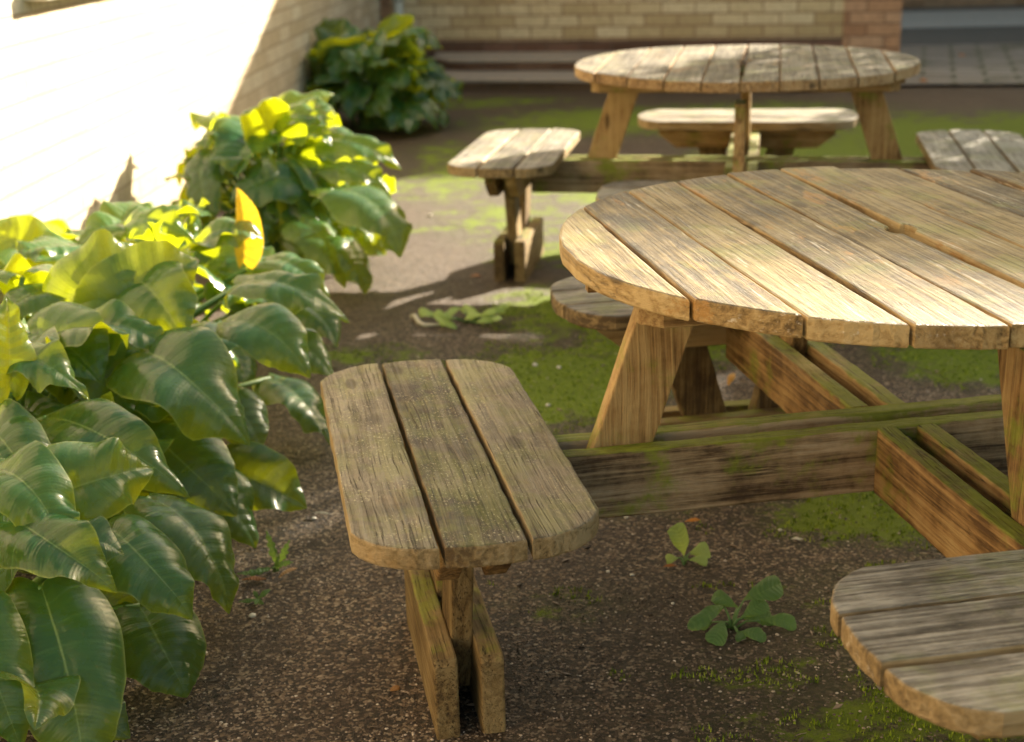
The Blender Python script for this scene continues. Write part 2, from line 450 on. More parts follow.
mf = t.math('ADD', mo, t.math('MULTIPLY', t.math('SUBTRACT', mn_, .5), 1.5))
mm = t.ss(mf, .42, .66)
mgreen = t.mix(t.noise(p, 260, 3, .7), (.04, .07, .004), (.23, .31, .018))
mgreen = t.mix(t.ss(t.noise(p, 30, 5, .75), .4, .62, 0, .7), mgreen, (.16, .22, .012))
thin = t.ss(t.math('ADD', mo, t.math('MULTIPLY', t.noise(p, 30, 5, .7), .8)), .62, .85, 0, .45)
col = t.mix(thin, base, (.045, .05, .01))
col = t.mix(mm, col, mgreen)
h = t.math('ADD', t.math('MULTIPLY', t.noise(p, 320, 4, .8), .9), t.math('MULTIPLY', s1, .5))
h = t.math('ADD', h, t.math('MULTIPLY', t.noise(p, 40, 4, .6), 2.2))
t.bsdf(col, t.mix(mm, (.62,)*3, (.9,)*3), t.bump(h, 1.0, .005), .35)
me.materials.append(t.m)

def hz(x, y): return mn.noise(Vector((x*1.3, y*1.3, 0)))*.010+mn.noise(Vector((x*9, y*9, 3)))*.0035+float(moss_field(np.array(x), np.array(y)))*.006

# loose grit and pebbles
r = random.Random(3); mb = MB()
ico = [(0, 0, 1), (.9, 0, .1), (.25, .85, .0), (-.75, .5, .05), (-.7, -.55, 0), (.3, -.85, .1), (0, 0, -.6)]
icf = [(0, 1, 2), (0, 2, 3), (0, 3, 4), (0, 4, 5), (0, 5, 1), (6, 2, 1), (6, 3, 2), (6, 4, 3), (6, 5, 4), (6, 1, 5)]
def pebble(mb, x, y, s, bid):
    a = r.uniform(0, 6.3); ca, sa = math.cos(a), math.sin(a); z = hz(x, y); sx, sy, sz = s*r.uniform(.7, 1.3), s*r.uniform(.7, 1.2), s*r.uniform(.4, .8)
    mb.add([(x+(q[0]*ca*sx-q[1]*sa*sy), y+(q[0]*sa*sx+q[1]*ca*sy), z+q[2]*sz+s*.15) for q in ico], icf, None, bid)
for k in range(42000):
    yy = 1.75+3.2*r.random()**1.5; xx = r.uniform(-.36*yy-.1, .40*yy+.1)
    if float(moss_field(np.array(xx), np.array(yy))) > .5 and r.random() < .75: continue
    pebble(mb, xx, yy, r.uniform(.0016, .0036) if r.random() < .985 else r.uniform(.0036, .006), r.random())
for k in range(420):      # chips of bark and crumbled leaf
    yy = 1.8+2.6*r.random(); xx = r.uniform(-.36*yy, .40*yy); a = r.uniform(0, 6.3); l = r.uniform(.004, .012); wd_ = l*r.uniform(.15, .4); z = hz(xx, yy)
    c_, s__ = math.cos(a), math.sin(a); q_ = [(-l, 0, .001), (0, -wd_, .002), (l, 0, .003), (0, wd_, .004)]
    mb.add([(xx+u_*c_-v_*s__, yy+u_*s__+v_*c_, z+w_) for u_, v_, w_ in q_]+[(xx+u_*c_-v_*s__, yy+u_*s__+v_*c_, z+w_-.0015) for u_, v_, w_ in q_],
           [(0, 1, 2, 3), (7, 6, 5, 4), (0, 4, 5, 1), (1, 5, 6, 2), (2, 6, 7, 3), (3, 7, 4, 0)], None, r.uniform(.45, .9))
t = NT('grit'); b = t.attr('bid', 'Fac')
t.bsdf(t.ramp(b, [(0, (.012, .008, .005)), (.4, (.06, .040, .025)), (.72, (.19, .135, .09)), (.93, (.36, .275, .20)), (1, (.60, .52, .42))]), .5, None, .5)
tag(mb.build('grit', t.m), 'loose brown grit scattered over the earth between the tables', 'grit', kind='stuff')

# moss tufts
mb = MB()
for k in range(34000):
    yy = 1.8+2.9*r.random(); xx = r.uniform(-.36*yy, .40*yy)
    m_ = float(moss_field(np.array(xx), np.array(yy)))+mn.noise(Vector((xx*9, yy*9, 0)))*.55
    if m_ < .48: continue
    z = hz(xx, yy); bid = r.random()
    for q in range(3):
        a = r.uniform(0, 6.3); hgt = r.uniform(.003, .010); wd = .0016
        dx, dy = math.cos(a), math.sin(a); ln = r.uniform(.0, .006)
        x0, y0 = xx+r.gauss(0, .003), yy+r.gauss(0, .003)
        mb.add([(x0-dy*wd, y0+dx*wd, z-.001), (x0+dy*wd, y0-dx*wd, z-.001), (x0+dx*ln, y0+dy*ln, z+hgt)], [(0, 1, 2)], None, bid)
t = NT('moss'); t.bsdf(t.ramp(t.attr('bid', 'Fac'), [(0, (.07, .12, .006)), (.6, (.22, .31, .016)), (1, (.36, .44, .05))]), .85, None, .2)
tag(mb.build('moss', t.m), 'bright green moss cushions growing on the brown earth', 'moss', kind='stuff')

# ------------------------------------------------------------------ walls
def wall_x(y): return -.95+.067*(y-11.4)
WD = Vector((.067, 1, 0)).normalized(); WN = Vector((1, -.067, 0)).normalized()

def brick_mat(name, cols, mortar, wdir, bw=.235, bh=.082, bumpd=.004, green=False):
    t = NT(name); s = t.sep(t.pos())
    u = t.math('ADD', t.math('MULTIPLY', s[0], wdir[0]), t.math('MULTIPLY', s[1], wdir[1]))
    v = t.comb(u, s[2], 0)
    br = t.n('ShaderNodeTexBrick'); t.set(br.inputs['Vector'], v); br.inputs['Scale'].default_value = 1
    br.inputs['Brick Width'].default_value = bw; br.inputs['Row Height'].default_value = bh; br.inputs['Mortar Size'].default_value = .006
    br.inputs['Mortar Smooth'].default_value = .3; br.inputs['Bias'].default_value = 0
    br.inputs['Color1'].default_value = (0, 0, 0, 1); br.inputs['Color2'].default_value = (1, 1, 1, 1); br.inputs['Mortar'].default_value = (.5, .5, .5, 1)
    c = t.ramp(br.outputs[0], [(0, cols[0]), (.5, cols[1]), (1, cols[2])])
    n1 = t.noise(t.pos(), 30, 5, .7)
    c = t.mix(t.ss(n1, .3, .75, 0, .5), c, tuple(x*.6 for x in cols[0]))
    c = t.mix(t.ss(t.noise(t.pos(), 1.6, 4, .6), .5, .75, 0, .35), c, tuple(x*.5 for x in cols[0]))
    low = t.ss(t.math('ADD', s[2], t.math('MULTIPLY', t.noise(t.pos(), 5, 3), .12)), .06, .26, .55, 0)
    c = t.mix(low, c, (.06, .055, .03))
    c = t.mix(br.outputs[1], c, mortar)
    h = t.math('ADD', t.math('MULTIPLY', br.outputs[1], -1), t.math('MULTIPLY', n1, .25))
    t.bsdf(c, .85, t.bump(h, .9, bumpd), .25)
    return t.m

def add_box(mb, M, sx, sy, sz):
    vs = [M @ Vector((x, y, z)) for z in (0, sz) for y in (0, sy) for x in (0, sx)]
    mb.add(vs, [(0, 2, 3, 1), (4, 5, 7, 6), (0, 1, 5, 4), (1, 3, 7, 5), (3, 2, 6, 7), (2, 0, 4, 6)])

M_brickL = brick_mat('buff_brick', ((.55, .44, .30), (.68, .57, .42), (.74, .66, .52)), (.44, .345, .24), (WD.x, WD.y))
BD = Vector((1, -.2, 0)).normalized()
M_brickB = brick_mat('buff_brick_back_wall', ((.44, .34, .19), (.60, .50, .32), (.70, .61, .43)), (.26, .16, .10), (BD.x, BD.y), .25, .086)  # the back wall's own brick colour
M_brickR = brick_mat('red_brick', ((.36, .20, .12), (.50, .30, .185), (.56, .38, .26)), (.20, .12, .08), (BD.x, BD.y), .25, .086)
M_brickDark = brick_mat('dark_red_brick', ((.12, .065, .045), (.20, .11, .08), (.27, .17, .13)), (.12, .09, .07), (BD.x, BD.y), .25, .075)

# left building: wall with a window opening above the frame's top edge
bld = empty('brick_building', (wall_x(6), 6, 0)); tag(bld, 'buff brick building wall on the left, dazzling white in the sun, with a window sill', 'building')
IB = Matrix.Translation((-wall_x(6), -6, 0))
def inb(M): return IB @ M
mb = MB()
def wallseg(y0, y1, z0, z1, th=.25):
    p0 = Vector((wall_x(y0), y0, z0)); L = (y1-y0)/WD.y
    M = frame(p0-WN*th, WD, -WN)   # u along wall, v outward-negative ; build box manually
    vs = []
    for zz in (z0, z1):
        for (q, yy) in ((0, y0), (0, y1), (th, y1), (th, y0)):
            vs.append(IB @ (Vector((wall_x(yy), yy, zz))-WN*q))
    mb.add(vs, [(0, 1, 2, 3), (7, 6, 5, 4), (0, 4, 5, 1), (1, 5, 6, 2), (2, 6, 7, 3), (3, 7, 4, 0)])
wy0, wy1, wz0, wz1 = 4.50, 5.40, 1.05, 2.15
wallseg(-3, wy0, -.05, 3.1); wallseg(wy1, 11.9, -.05, 3.1); wallseg(wy0, wy1, -.05, wz0); wallseg(wy0, wy1, wz1, 3.1)
mb.build('wall', M_brickL, bld)
def simple(name, col, rough=.5, spec=.5, n=.25, **kw):
    t = NT(name); t.bsdf(t.mix(t.ss(t.noise(t.pos(), 25, 5, .7), .35, .75, 0, n), col, tuple(c*.5 for c in col)), rough, None, spec, **kw); return t.m
M_white = simple('white_paint', (.74, .72, .66), .45)
M_stone = simple('pale_sill_stone', (.55, .50, .42), .7)
M_glass = simple('window_glass', (.03, .035, .04), .05, .9, 0)
mb = MB()
board(mb, rect(wy0-.09, wy1+.09, 0, .13), .05, frame(IB @ (Vector((wall_x(0), 0, wz0-.03))+WN*.075), WD, -WN), .005)
sill = mb.build('window_sill', M_stone, bld)
win = MB()
def fr(y0, y1, z0, z1, m, off=-.09, th=.05):
    vs = []
    for zz in (z0, z1):
        for (q, yy) in ((off, y0), (off, y1), (off-th, y1), (off-th, y0)):
            vs.append(IB @ (Vector((wall_x(yy), yy, zz))+WN*q))
    m.add(vs, [(0, 1, 2, 3), (7, 6, 5, 4), (0, 4, 5, 1), (1, 5, 6, 2), (2, 6, 7, 3), (3, 7, 4, 0)])
for a in ((wy0+.002, wy0+.06, wz0+.022, wz1-.002), (wy1-.06, wy1-.002, wz0+.022, wz1-.002), (wy0+.06, wy1-.06, wz0+.022, wz0+.08), (wy0+.06, wy1-.06, wz1-.06, wz1-.002), (4.93, 4.97, wz0+.08, wz1-.06)): fr(*a, win)
wf = win.build('window', M_white, bld)
pn = MB(); fr(wy0+.06, wy1-.06, wz0+.08, wz1-.06, pn, -.11, .008); pn.build('pane', M_glass, wf)

# back wall
BY = 11.10
bw = empty('brick_wall', (1, BY, 0)); tag(bw, 'low buff brick wall across the back, behind the farther table', 'wall')
def bwy(x): return BY-.2*(x-1)
mb = MB(); th = .24; HB = 2.3
def bseg(x0, x1, z0, z1, m, off=0, th=.24):
    vs = []
    for zz in (z0, z1):
        for (xx, q) in ((x0, -off), (x1, -off), (x1, th), (x0, th)):
            vs.append((xx-1, bwy(xx)+q-BY, zz))
    m.add(vs, [(0, 3, 2, 1), (4, 5, 6, 7), (0, 1, 5, 4), (1, 2, 6, 5), (2, 3, 7, 6), (3, 0, 4, 7)])
def ztop(x): return 2.64-.152*(2.88-x)  # unseen top, sloped to set its shadow edge on the left wall
def bslope(x0, x1, z0, dz, m, off=0, th=.24, base=None):
    vs = []
    for k in (0, 1):
        for (xx, q) in ((x0, -off), (x1, -off), (x1, th), (x0, th)):
            vs.append((xx-1, bwy(xx)+q-BY, (z0 if base is None else ztop(xx)+base) if k == 0 else ztop(xx)+dz))
    m.add(vs, [(0, 3, 2, 1), (4, 5, 6, 7), (0, 1, 5, 4), (1, 2, 6, 5), (2, 3, 7, 6), (3, 0, 4, 7)])
bslope(-1.0, 2.50, -.05, 0, mb); mb.build('wall', M_brickB, bw)
mb = MB(); bslope(2.501, 2.90, -.05, -.002, mb, .012); mb.build('pier', M_brickR, bw)
mb = MB(); bslope(-1.0, -.86, -.05, -.004, mb, .01); mb.build('corner_brickwork', M_brickR, bw)
mb = MB(); bseg(-.858, 2.499, .0, .245, mb, .006, -.001); mb.build('plinth', M_brickDark, bw)
mb = MB(); bslope(-1.0, 2.93, 0, .06, mb, .03, .27, base=.002); mb.build('coping', M_stone, bw)

# low brick step in front of it, rounded at its left end
st = empty('brick_step', (.6, 11.2, 0)); tag(st, 'low dark brick step with pale edges along the foot of the back wall', 'step')
def slab(x0, x1, y0, y1, z0, z1, rr, mat, nm):
    mb = MB(); poly = []
    for k in range(9):
        a = PI+k*PI/2/8; poly.append((x0+rr+rr*math.cos(a), y0+rr+rr*math.sin(a)))
    poly += [(x1, y0-.2*(x1-x0)), (x1, y1-.2*(x1-x0)), (x0, y1)]
    board(mb, [(p_[0]-.6, p_[1]-11.2) for p_ in poly], z1-z0, Matrix.Translation((0, 0, z0)), .008, step=.2)
    mb.build(nm, mat, st)
M_edge = simple('worn_concrete_edge', (.33, .29, .25), .8, .3, .5)
slab(-.53, 2.1, 10.24, 10.9, -.05, .055, .35, M_brickDark, 'lower_riser')
slab(-.55, 2.12, 10.22, 10.9, .056, .085, .35, M_edge, 'lower_tread')
slab(-.50, 2.08, 10.71, 11.3, .086, .142, .35, M_brickDark, 'upper_riser')
slab(-.52, 2.10, 10.69, 11.3, .143, .170, .35, M_edge, 'upper_tread')

# drainpipe
dp = empty('drainpipe', (-.80, bwy(-.80)-.06, 0)); tag(dp, 'pale grey plastic drainpipe down the back wall in the corner', 'drainpipe')
mb = MB(); tube(mb, [(0, 0, z) for z in (-.02, .3, .8, 1.4, 2.28)], .036, 16); mb.build('pipe', simple('grey_plastic', (.62, .64, .62), .4, .5, .15), dp)
for z in (.55, 1.75):
    mb = MB(); tube(mb, [(0, 0, z), (0, 0, z+.03)], .042, 16); mb.build('bracket', simple('grey_plastic_bracket', (.36, .38, .36), .4), dp)

# paving and yard beyond the corner
def patch(name, pts, z, mat):
    me = bpy.data.meshes.new(name); me.from_pydata([(x, y, z) for x, y in pts], [], [tuple(range(len(pts)))]); me.materials.append(mat)
    o = bpy.data.objects.new(name, me); C.objects.link(o); tag(o, kind='structure'); return o
t = NT('block_paving'); br = t.n('ShaderNodeTexBrick'); t.set(br.inputs['Vector'], t.n('ShaderNodeMapping').outputs[0]); 
mp = br.inputs['Vector'].links[0].from_node; t.set(mp.inputs[0], t.pos()); mp.inputs[2].default_value = (0, 0, .28)
br.inputs['Scale'].default_value = 1; br.inputs['Brick Width'].default_value = .42; br.inputs['Row Height'].default_value = .21; br.inputs['Mortar Size'].default_value = .018
br.inputs['Color1'].default_value = (.17, .145, .125, 1); br.inputs['Color2'].default_value = (.30, .26, .225, 1); br.inputs['Mortar'].default_value = (.035, .05, .012, 1)
c = t.mix(t.ss(t.noise(t.pos(), 2.5, 4), .5, .7, 0, .6), br.outputs[0], (.05, .06, .02))
t.bsdf(c, .6, t.bump(t.math('MULTIPLY', br.outputs[1], -1), .8, .006), .4)
patch('paving', [(2.3, 9.87), (9, 8.6), (9, 12.3), (3.0, 12.3), (2.3, 10.7)], .022, t.m)
patch('yard', [(3.2, 12.28), (14, 12.28), (14, 16.4), (3.2, 16.4)], .018, simple('dark_asphalt', (.13, .12, .105), .9, .1, .5))
patch('concrete_path', [(3.2, 13.9), (14, 13.4), (14, 15.4), (3.2, 15.9)], .024, simple('concrete', (.38, .36, .32), .85, .1, .5))
fw = empty('brick_wall', (6, 16.5, 0)); tag(fw, 'red brick wall far off beyond the yard, top right', 'wall')
mb = MB(); mb.add([(x, y, z) for z in (0, 5.0) for (x, y) in ((-4, 0), (9, -.5), (9, -.2), (-4, .3))], [(0, 3, 2, 1), (4, 5, 6, 7), (0, 1, 5, 4), (1, 2, 6, 5), (2, 3, 7, 6), (3, 0, 4, 7)])  # height above the view raised so that the wall shades yard and far ground
mb.build('wall', M_brickR, fw)
mb = MB(); mb.add([(x, y, z) for z in (5.001, 5.06) for (x, y) in ((-4.03, -.03), (9.03, -.53), (9.03, -.17), (-4.03, .33))], [(0, 3, 2, 1), (4, 5, 6, 7), (0, 1, 5, 4), (1, 2, 6, 5), (2, 3, 7, 6), (3, 0, 4, 7)])
mb.build('coping', M_stone, fw)

# unseen house, added off to the right behind the yard: it shades the near ground
hp = Vector((math.cos(SUN_AZ), math.sin(SUN_AZ), 0)); hq = Vector((math.sin(SUN_AZ), -math.cos(SUN_AZ), 0))
EDGE_C = -2.68; edge = Vector((EDGE_C, 0, 0)); edge = edge+hp*((16+edge.dot(-hp))) if False else edge
o0 = edge+hp*(16-edge.dot(hp)); o0.z = 0
hs = empty('shade_house', tuple(o0)); tag(hs, 'two storey brick house added out of view beyond the yard to shade the near ground', 'house')
HH = 6.42
def hbox(m, q0, q1, p0, p1, z0, z1):
    vs = [hq*a+hp*b+Vector((0, 0, z)) for z in (z0, z1) for (a, b) in ((q0, p0), (q1, p0), (q1, p1), (q0, p1))]
    m.add(vs, [(0, 3, 2, 1), (4, 5, 6, 7), (0, 1, 5, 4), (1, 2, 6, 5), (2, 3, 7, 6), (3, 0, 4, 7)])
mb = MB(); hbox(mb, 0, 9, 0, 5, -.1, HH-.15); mb.build('wall', brick_mat('shade_house_brick', ((.25, .13, .08), (.33, .18, .11), (.4, .24, .16)), (.25, .2, .15), (hq.x, hq.y)), hs)
mb = MB(); hbox(mb, 0, 9.1, -.03, 5.1, HH-.149, HH); mb.build('roof', simple('flat_roof', (.12, .12, .12), .8), hs)
for q_ in (1.2, 4.0, 6.8):
    for z_ in (.9, 3.7):
        mb = MB(); hbox(mb, q_, q_+1.2, -.02, .04, z_, z_+1.3); wf_ = mb.build('window', M_white, hs)
        mb = MB(); hbox(mb, q_+.07, q_+1.13, -.026, .0, z_+.07, z_+1.23); mb.build('pane', M_glass, wf_)

# ------------------------------------------------------------------ plants
def leaf_mat(name, top, top2, back, trans, rough=.34, wgt=.42):
    t = NT(name); lc = t.attr('gc'); b = t.attr('bid', 'Fac'); s = t.sep(lc); pos = t.pos()
    m, tt = s[0], t.math('ABSOLUTE', s[1])
    vein = t.math('PINGPONG', t.math('MULTIPLY', m, 9.0), .5)
    veinl = t.ss(vein, .0, .10, 1, 0)
    fine = t.math('PINGPONG', t.math('MULTIPLY', m, 46.0), .5)
    mid = t.ss(tt, .0, .035, 1, 0)
    n1 = t.noise(pos, 22, 4, .6)
    col = t.mix(t.math('ADD', t.math('MULTIPLY', n1, .5), t.math('MULTIPLY', b, .5)), top, top2)
    col = t.mix(t.math('MULTIPLY', veinl, .38), col, (.09, .20, .06))
    col = t.mix(t.math('MULTIPLY', mid, .7), col, (.26, .36, .12))
    edge = t.ss(tt, .955, .99)
    col = t.mix(t.math('MULTIPLY', edge, .45), col, (.34, .38, .12))
    sp = t.ss(t.noise(pos, 90, 3, .6), .68, .74, 0, .5)
    col = t.mix(sp, col, (.22, .17, .05))
    h = t.math('ADD', t.math('MULTIPLY', vein, 1.6), t.math('MULTIPLY', fine, .22))
    h = t.math('ADD', h, t.math('MULTIPLY', n1, 1.2))
    nb = t.bump(h, .6, .003)
    g = t.n('ShaderNodeNewGeometry')
    colf = t.mix(g.outputs['Backfacing'], col, t.mix(.6, col, back))
    pr = t.bsdf(colf, t.ss(n1, .3, .7, rough-.06, rough+.1), nb, .5, final=False)
    tr = t.n('ShaderNodeBsdfTranslucent'); t.set(tr.inputs[0], t.mix(t.math('MULTIPLY', t.math('ADD', veinl, mid), .25), trans, tuple(c*.6 for c in trans))); t.set(tr.inputs[1], nb)
    ms = t.n('ShaderNodeMixShader'); ms.inputs[0].default_value = wgt; t.t.links.new(pr, ms.inputs[1]); t.t.links.new(tr.outputs[0], ms.inputs[2])
    t.t.links.new(ms.outputs[0], t.out.inputs[0]); return t.m
M_leaf = leaf_mat('arum_leaf', (.006, .050, .024), (.030, .125, .038), (.055, .14, .045), (.78, .86, .008), rough=.24, wgt=.33)
M_stem = simple('arum_stem', (.13, .24, .06), .4, .5, .3)
M_yellow = leaf_mat('yellow_leaf', (.60, .36, .03), (.62, .44, .05), (.6, .4, .05), (.85, .55, .02))

def leaf(mb, base, tip, width, up, sag=.12, wave=.03, fold=.25, curl=.3, seed=0, nm=22, ntt=13, lobe=1.0, tipw=1.0, prof=None, jag=0):
    """heart-shaped arum blade from the petiole joint 'base' to 'tip'"""
    r = random.Random(seed); base = Vector(base); tip = Vector(tip); D = tip-base; L = D.length; d = D/L
    up = Vector(up); up = (up-d*up.dot(d)).normalized()
    lat = d.cross(up)
    ph = [r.uniform(0, 6.3) for _ in range(6)]; fq = r.uniform(1.1, 2.1); tw = r.uniform(-.45, .45); asym = r.uniform(-.08, .08); bend = r.uniform(-.10, .10)
    vs = []; gc = []
    prof = prof or [(0, .62), (.06, .80), (.15, .95), (.27, 1.0), (.42, .96), (.57, .82), (.7, .63), (.82, .41), (.91, .22), (.96, .11), (1, .0)]
    def wf(m):
        for k in range(len(prof)-1):
            if m <= prof[k+1][0]:
                a, b = prof[k], prof[k+1]; q = (m-a[0])/(b[0]-a[0]); q = q*q*(3-2*q)*.5+q*.5
                return a[1]+(b[1]-a[1])*q
        return 0
    for i in range(nm+1):
        m = i/nm; m = m**.92
        sg = sag*L
        c = base+d*(m*L)+up*(sg*4*m*(1-m)*(1.15-.3*m)) + lat*(bend*L*math.sin(PI*m))
        dn = 4*sag*((1-2*m)); T = (d+up*dn).normalized(); N = (up-T*up.dot(T)).normalized(); N = (Matrix.Rotation(tw*(m-.4), 3, T) @ N); la = T.cross(N)
        if m > .8: c = c - up*(L*.05*tipw*((m-.8)/.2)**2)
        w = wf(m)*width*.5
        if jag: w *= 1-jag*(i % 3 == 0)
        for j in range(ntt):
            tt = -1+2*j/(ntt-1); a = abs(tt); sgn = 1 if tt > 0 else -1
            phi = -1.05*lobe*(1-min(1, m/.42))**1.2 + .30*min(1, m/.6) + .22*a
            wd = w*a*(1+asym*sgn)
            off = la*sgn*wd*math.cos(phi)+T*wd*math.sin(phi)
            lift = fold*wd*(1-a*.4)-curl*wd*a*a*1.2
            wv = wave*L*(a**2.2)*(math.sin(fq*2*PI*m+ph[0 if sgn > 0 else 1])*.7+math.sin(fq*4.3*PI*m+ph[2 if sgn > 0 else 3])*.35)*min(1, (1-m)*4)
            rip = .0022*math.sin(m*9*PI*2+1)*a*.5*L
            vs.append(c+off+N*(lift+wv+rip)); gc.append((m, tt, 0))
    n = ntt
    fs = [(i*n+j, i*n+j+1, (i+1)*n+j+1, (i+1)*n+j) for i in range(nm) for j in range(n-1)]
    mb.add(vs, fs, gc, r.random(), True)

def petiole(mb, base, root, top=.006, bot=.011, seed=0):
    base = Vector(base); root = Vector(root); r = random.Random(seed)
    mid = root.lerp(base, .5); mid.z += .10*(base-root).length; mid.x = root.x*.6+base.x*.4; mid.y = root.y*.6+base.y*.4
    pts = []
    for k in range(9):
        q = k/8; pts.append(root*(1-q)**2+mid*2*q*(1-q)+base*q*q)
    tube(mb, pts, [bot+(top-bot)*k/8 for k in range(9)], 7)

def arum(loc, label, n, rad, hgt, seed, size=(.2, .32), heroes=(), zl=None, azr=(0, 2*PI), yellow=(), hmin=.10):
    root = empty('arum_lily', loc); tag(root, label, 'plant', 'leafy arum plants along the wall')
    L0 = Vector(loc); fol = MB(); stm = MB(); r = random.Random(seed)
    for k in range(n):
        a = azr[0]+(azr[1]-azr[0])*((k*.618034) % 1)+r.uniform(-.3, .3)
        q = (k+.5)/n                         # 0 inner/high .. 1 outer/low
        rr = rad*(.12+.75*math.sqrt(q))*r.uniform(.8, 1.1); h = hgt*(1-.72*q**1.3)*r.uniform(.85, 1.1)
        b = Vector((math.cos(a)*rr*rad_x(loc), math.sin(a)*rr, max(hmin, h)))
        wx = wall_x(L0.y+b.y)+.05-L0.x
        if b.x < wx: b.x = wx+r.uniform(0, .08)
        s = r.uniform(*size)
        pitch = r.uniform(-.75, .75)-.5*q
        da = a+r.uniform(-.5, .5)
        d = Vector((math.cos(da)*math.cos(pitch), math.sin(da)*math.cos(pitch), math.sin(pitch)))
        tp = b+d*s
        if tp.z < .02: tp.z = .02+r.uniform(0, .03)
        lim = wall_x(L0.y+tp.y)+.03-L0.x
        if tp.x < lim: tp.x = lim; tp.z += .04
        up = Vector((r.gauss(0, .5), r.gauss(0, .5), 1))+Vector((math.cos(a), math.sin(a), 0))*.25
        leaf(fol, b, tp, s*r.uniform(.66, .95), up, r.uniform(.04, .20), r.uniform(.08, .17), r.uniform(.1, .8), r.uniform(.0, .5), r.random())
        petiole(stm, b, (r.gauss(0, rad*.12), r.gauss(0, rad*.12), 0), seed=k)
    for hdef in heroes:
        b, tp, wd, up = (Vector(hdef[0])-L0, Vector(hdef[1])-L0, hdef[2], hdef[3])
        kw = hdef[4] if len(hdef) > 4 else {}
        leaf(fol, b, tp, wd, up, seed=r.random(), nm=30, ntt=17, **kw)
        petiole(stm, b, (r.gauss(0, rad*.12), r.gauss(0, rad*.12), 0), seed=r.random())
    for b, tp, wd, up in yellow:
        y_ = MB(); leaf(y_, Vector(b)-L0, Vector(tp)-L0, wd, up, .02, .02, .7, -.2, 5); y_.build('yellow_leaf', M_yellow, root)['label'] = 'yellowed upright leaf'
    fol.build('foliage', M_leaf, root); stm.build('stems', M_stem, root)
    return root
def rad_x(loc): return 1.0

#HEROES
HERO_A = [
    ((-0.749, 2.05, 0.259), (-0.653, 1.86, 0.02), 0.192, (0.15, -0.75, 0.6), dict(sag=.10,wave=0.053,fold=.12)),
    ((-0.654, 2.24, 0.126), (-0.557, 2.12, 0.02), 0.17, (0.45, -0.6, 0.6), dict(sag=.10,wave=0.053,fold=.15)),
    ((-0.695, 2.25, 0.27), (-0.534, 2.12, 0.167), 0.154, (0.35, -0.5, 0.8), dict(sag=.14,wave=0.068,fold=.1)),
    ((-0.807, 2.12, 0.343), (-0.617, 2.0, 0.28), 0.138, (0.0, -0.35, 0.9), dict(sag=.20,wave=0.112,fold=.35)),
    ((-0.841, 1.98, 0.277), (-0.743, 1.86, 0.088), 0.135, (0.3, -0.7, 0.6), dict(sag=.12,wave=0.075,fold=.2)),
    ((-0.673, 2.45, 0.239), (-0.509, 2.3, 0.083), 0.156, (0.6, -0.4, 0.7), dict(sag=.14,wave=0.060,fold=.2)),
    ((-0.861, 2.2, 0.401), (-0.696, 2.05, 0.306), 0.136, (-0.1, -0.2, 1), dict(sag=.2,wave=0.120,fold=.3)),
    ((-0.806, 2.12, 0.131), (-0.625, 2.0, 0.02), 0.178, (0.2, -0.6, 0.6), dict(sag=.1,wave=0.060,fold=.15))]
HERO_B = [
    ((-0.881, 2.55, 0.365), (-0.59, 2.4, 0.27), 0.162, (0.05, -0.5, 0.85), dict(sag=.16,wave=0.090,fold=.2)),
    ((-0.77, 2.85, 0.399), (-0.525, 2.68, 0.261), 0.24, (0.2, -0.45, 0.85), dict(sag=.20,wave=0.112,fold=.25)),
    ((-0.657, 3.15, 0.373), (-0.446, 3.02, 0.285), 0.179, (0.2, -0.5, 0.8), dict(sag=.18,wave=0.090,fold=.2)),
    ((-0.662, 3.4, 0.392), (-0.383, 3.3, 0.332), 0.169, (0.05, -0.25, 0.95), dict(sag=.2,wave=0.090,fold=.3)),
    ((-0.773, 2.8, 0.258), (-0.553, 2.62, 0.133), 0.219, (0.35, -0.7, 0.6), dict(sag=.10,wave=0.060,fold=.15)),
    ((-0.665, 2.8, 0.171), (-0.532, 2.7, 0.021), 0.149, (0.6, -0.5, 0.5), dict(sag=.1,wave=0.075,fold=.2)),
    ((-0.831, 3.1, 0.49), (-0.696, 2.95, 0.388), 0.183, (-0.4, -0.5, 0.8), dict(sag=.2,wave=0.120,fold=.35)),
    ((-0.908, 2.9, 0.435), (-0.703, 2.85, 0.401), 0.129, (-0.1, -0.45, 0.9), dict(sag=.22,wave=0.120,fold=.3)),
    ((-0.97, 2.6, 0.455), (-0.779, 2.5, 0.424), 0.116, (-0.2, -0.3, 0.95), dict(sag=.24,wave=0.120,fold=.35)),
    ((-0.921, 2.5, 0.436), (-0.918, 2.55, 0.604), 0.092, (0.6, -0.6, 0.3), dict(sag=.05,wave=0.090,fold=.5)),
    ((-0.952, 2.45, 0.385), (-0.811, 2.3, 0.281), 0.138, (-0.2, -0.4, 0.9), dict(sag=.2,wave=0.135,fold=.35)),
    ((-1.001, 3.1, 0.458), (-1.107, 2.95, 0.426), 0.122, (-0.1, -0.4, 0.9), dict(sag=.2,wave=0.120,fold=.35)),
    ((-0.878, 2.6, 0.277), (-0.735, 2.45, 0.176), 0.163, (0.1, -0.6, 0.7), dict(sag=.16,wave=0.090,fold=.2)),
    ((-0.675, 3.0, 0.257), (-0.544, 2.9, 0.16), 0.153, (0.5, -0.6, 0.6), dict(sag=.14,wave=0.075,fold=.2)),
    ((-0.595, 3.3, 0.308), (-0.413, 3.2, 0.215), 0.133, (0.4, -0.5, 0.7), dict(sag=.12,wave=0.075,fold=.2)),
    ((-0.603, 3.4, 0.154), (-0.439, 3.25, 0.036), 0.147, (0.7, -0.5, 0.5), dict(sag=.1,wave=0.075,fold=.2))]
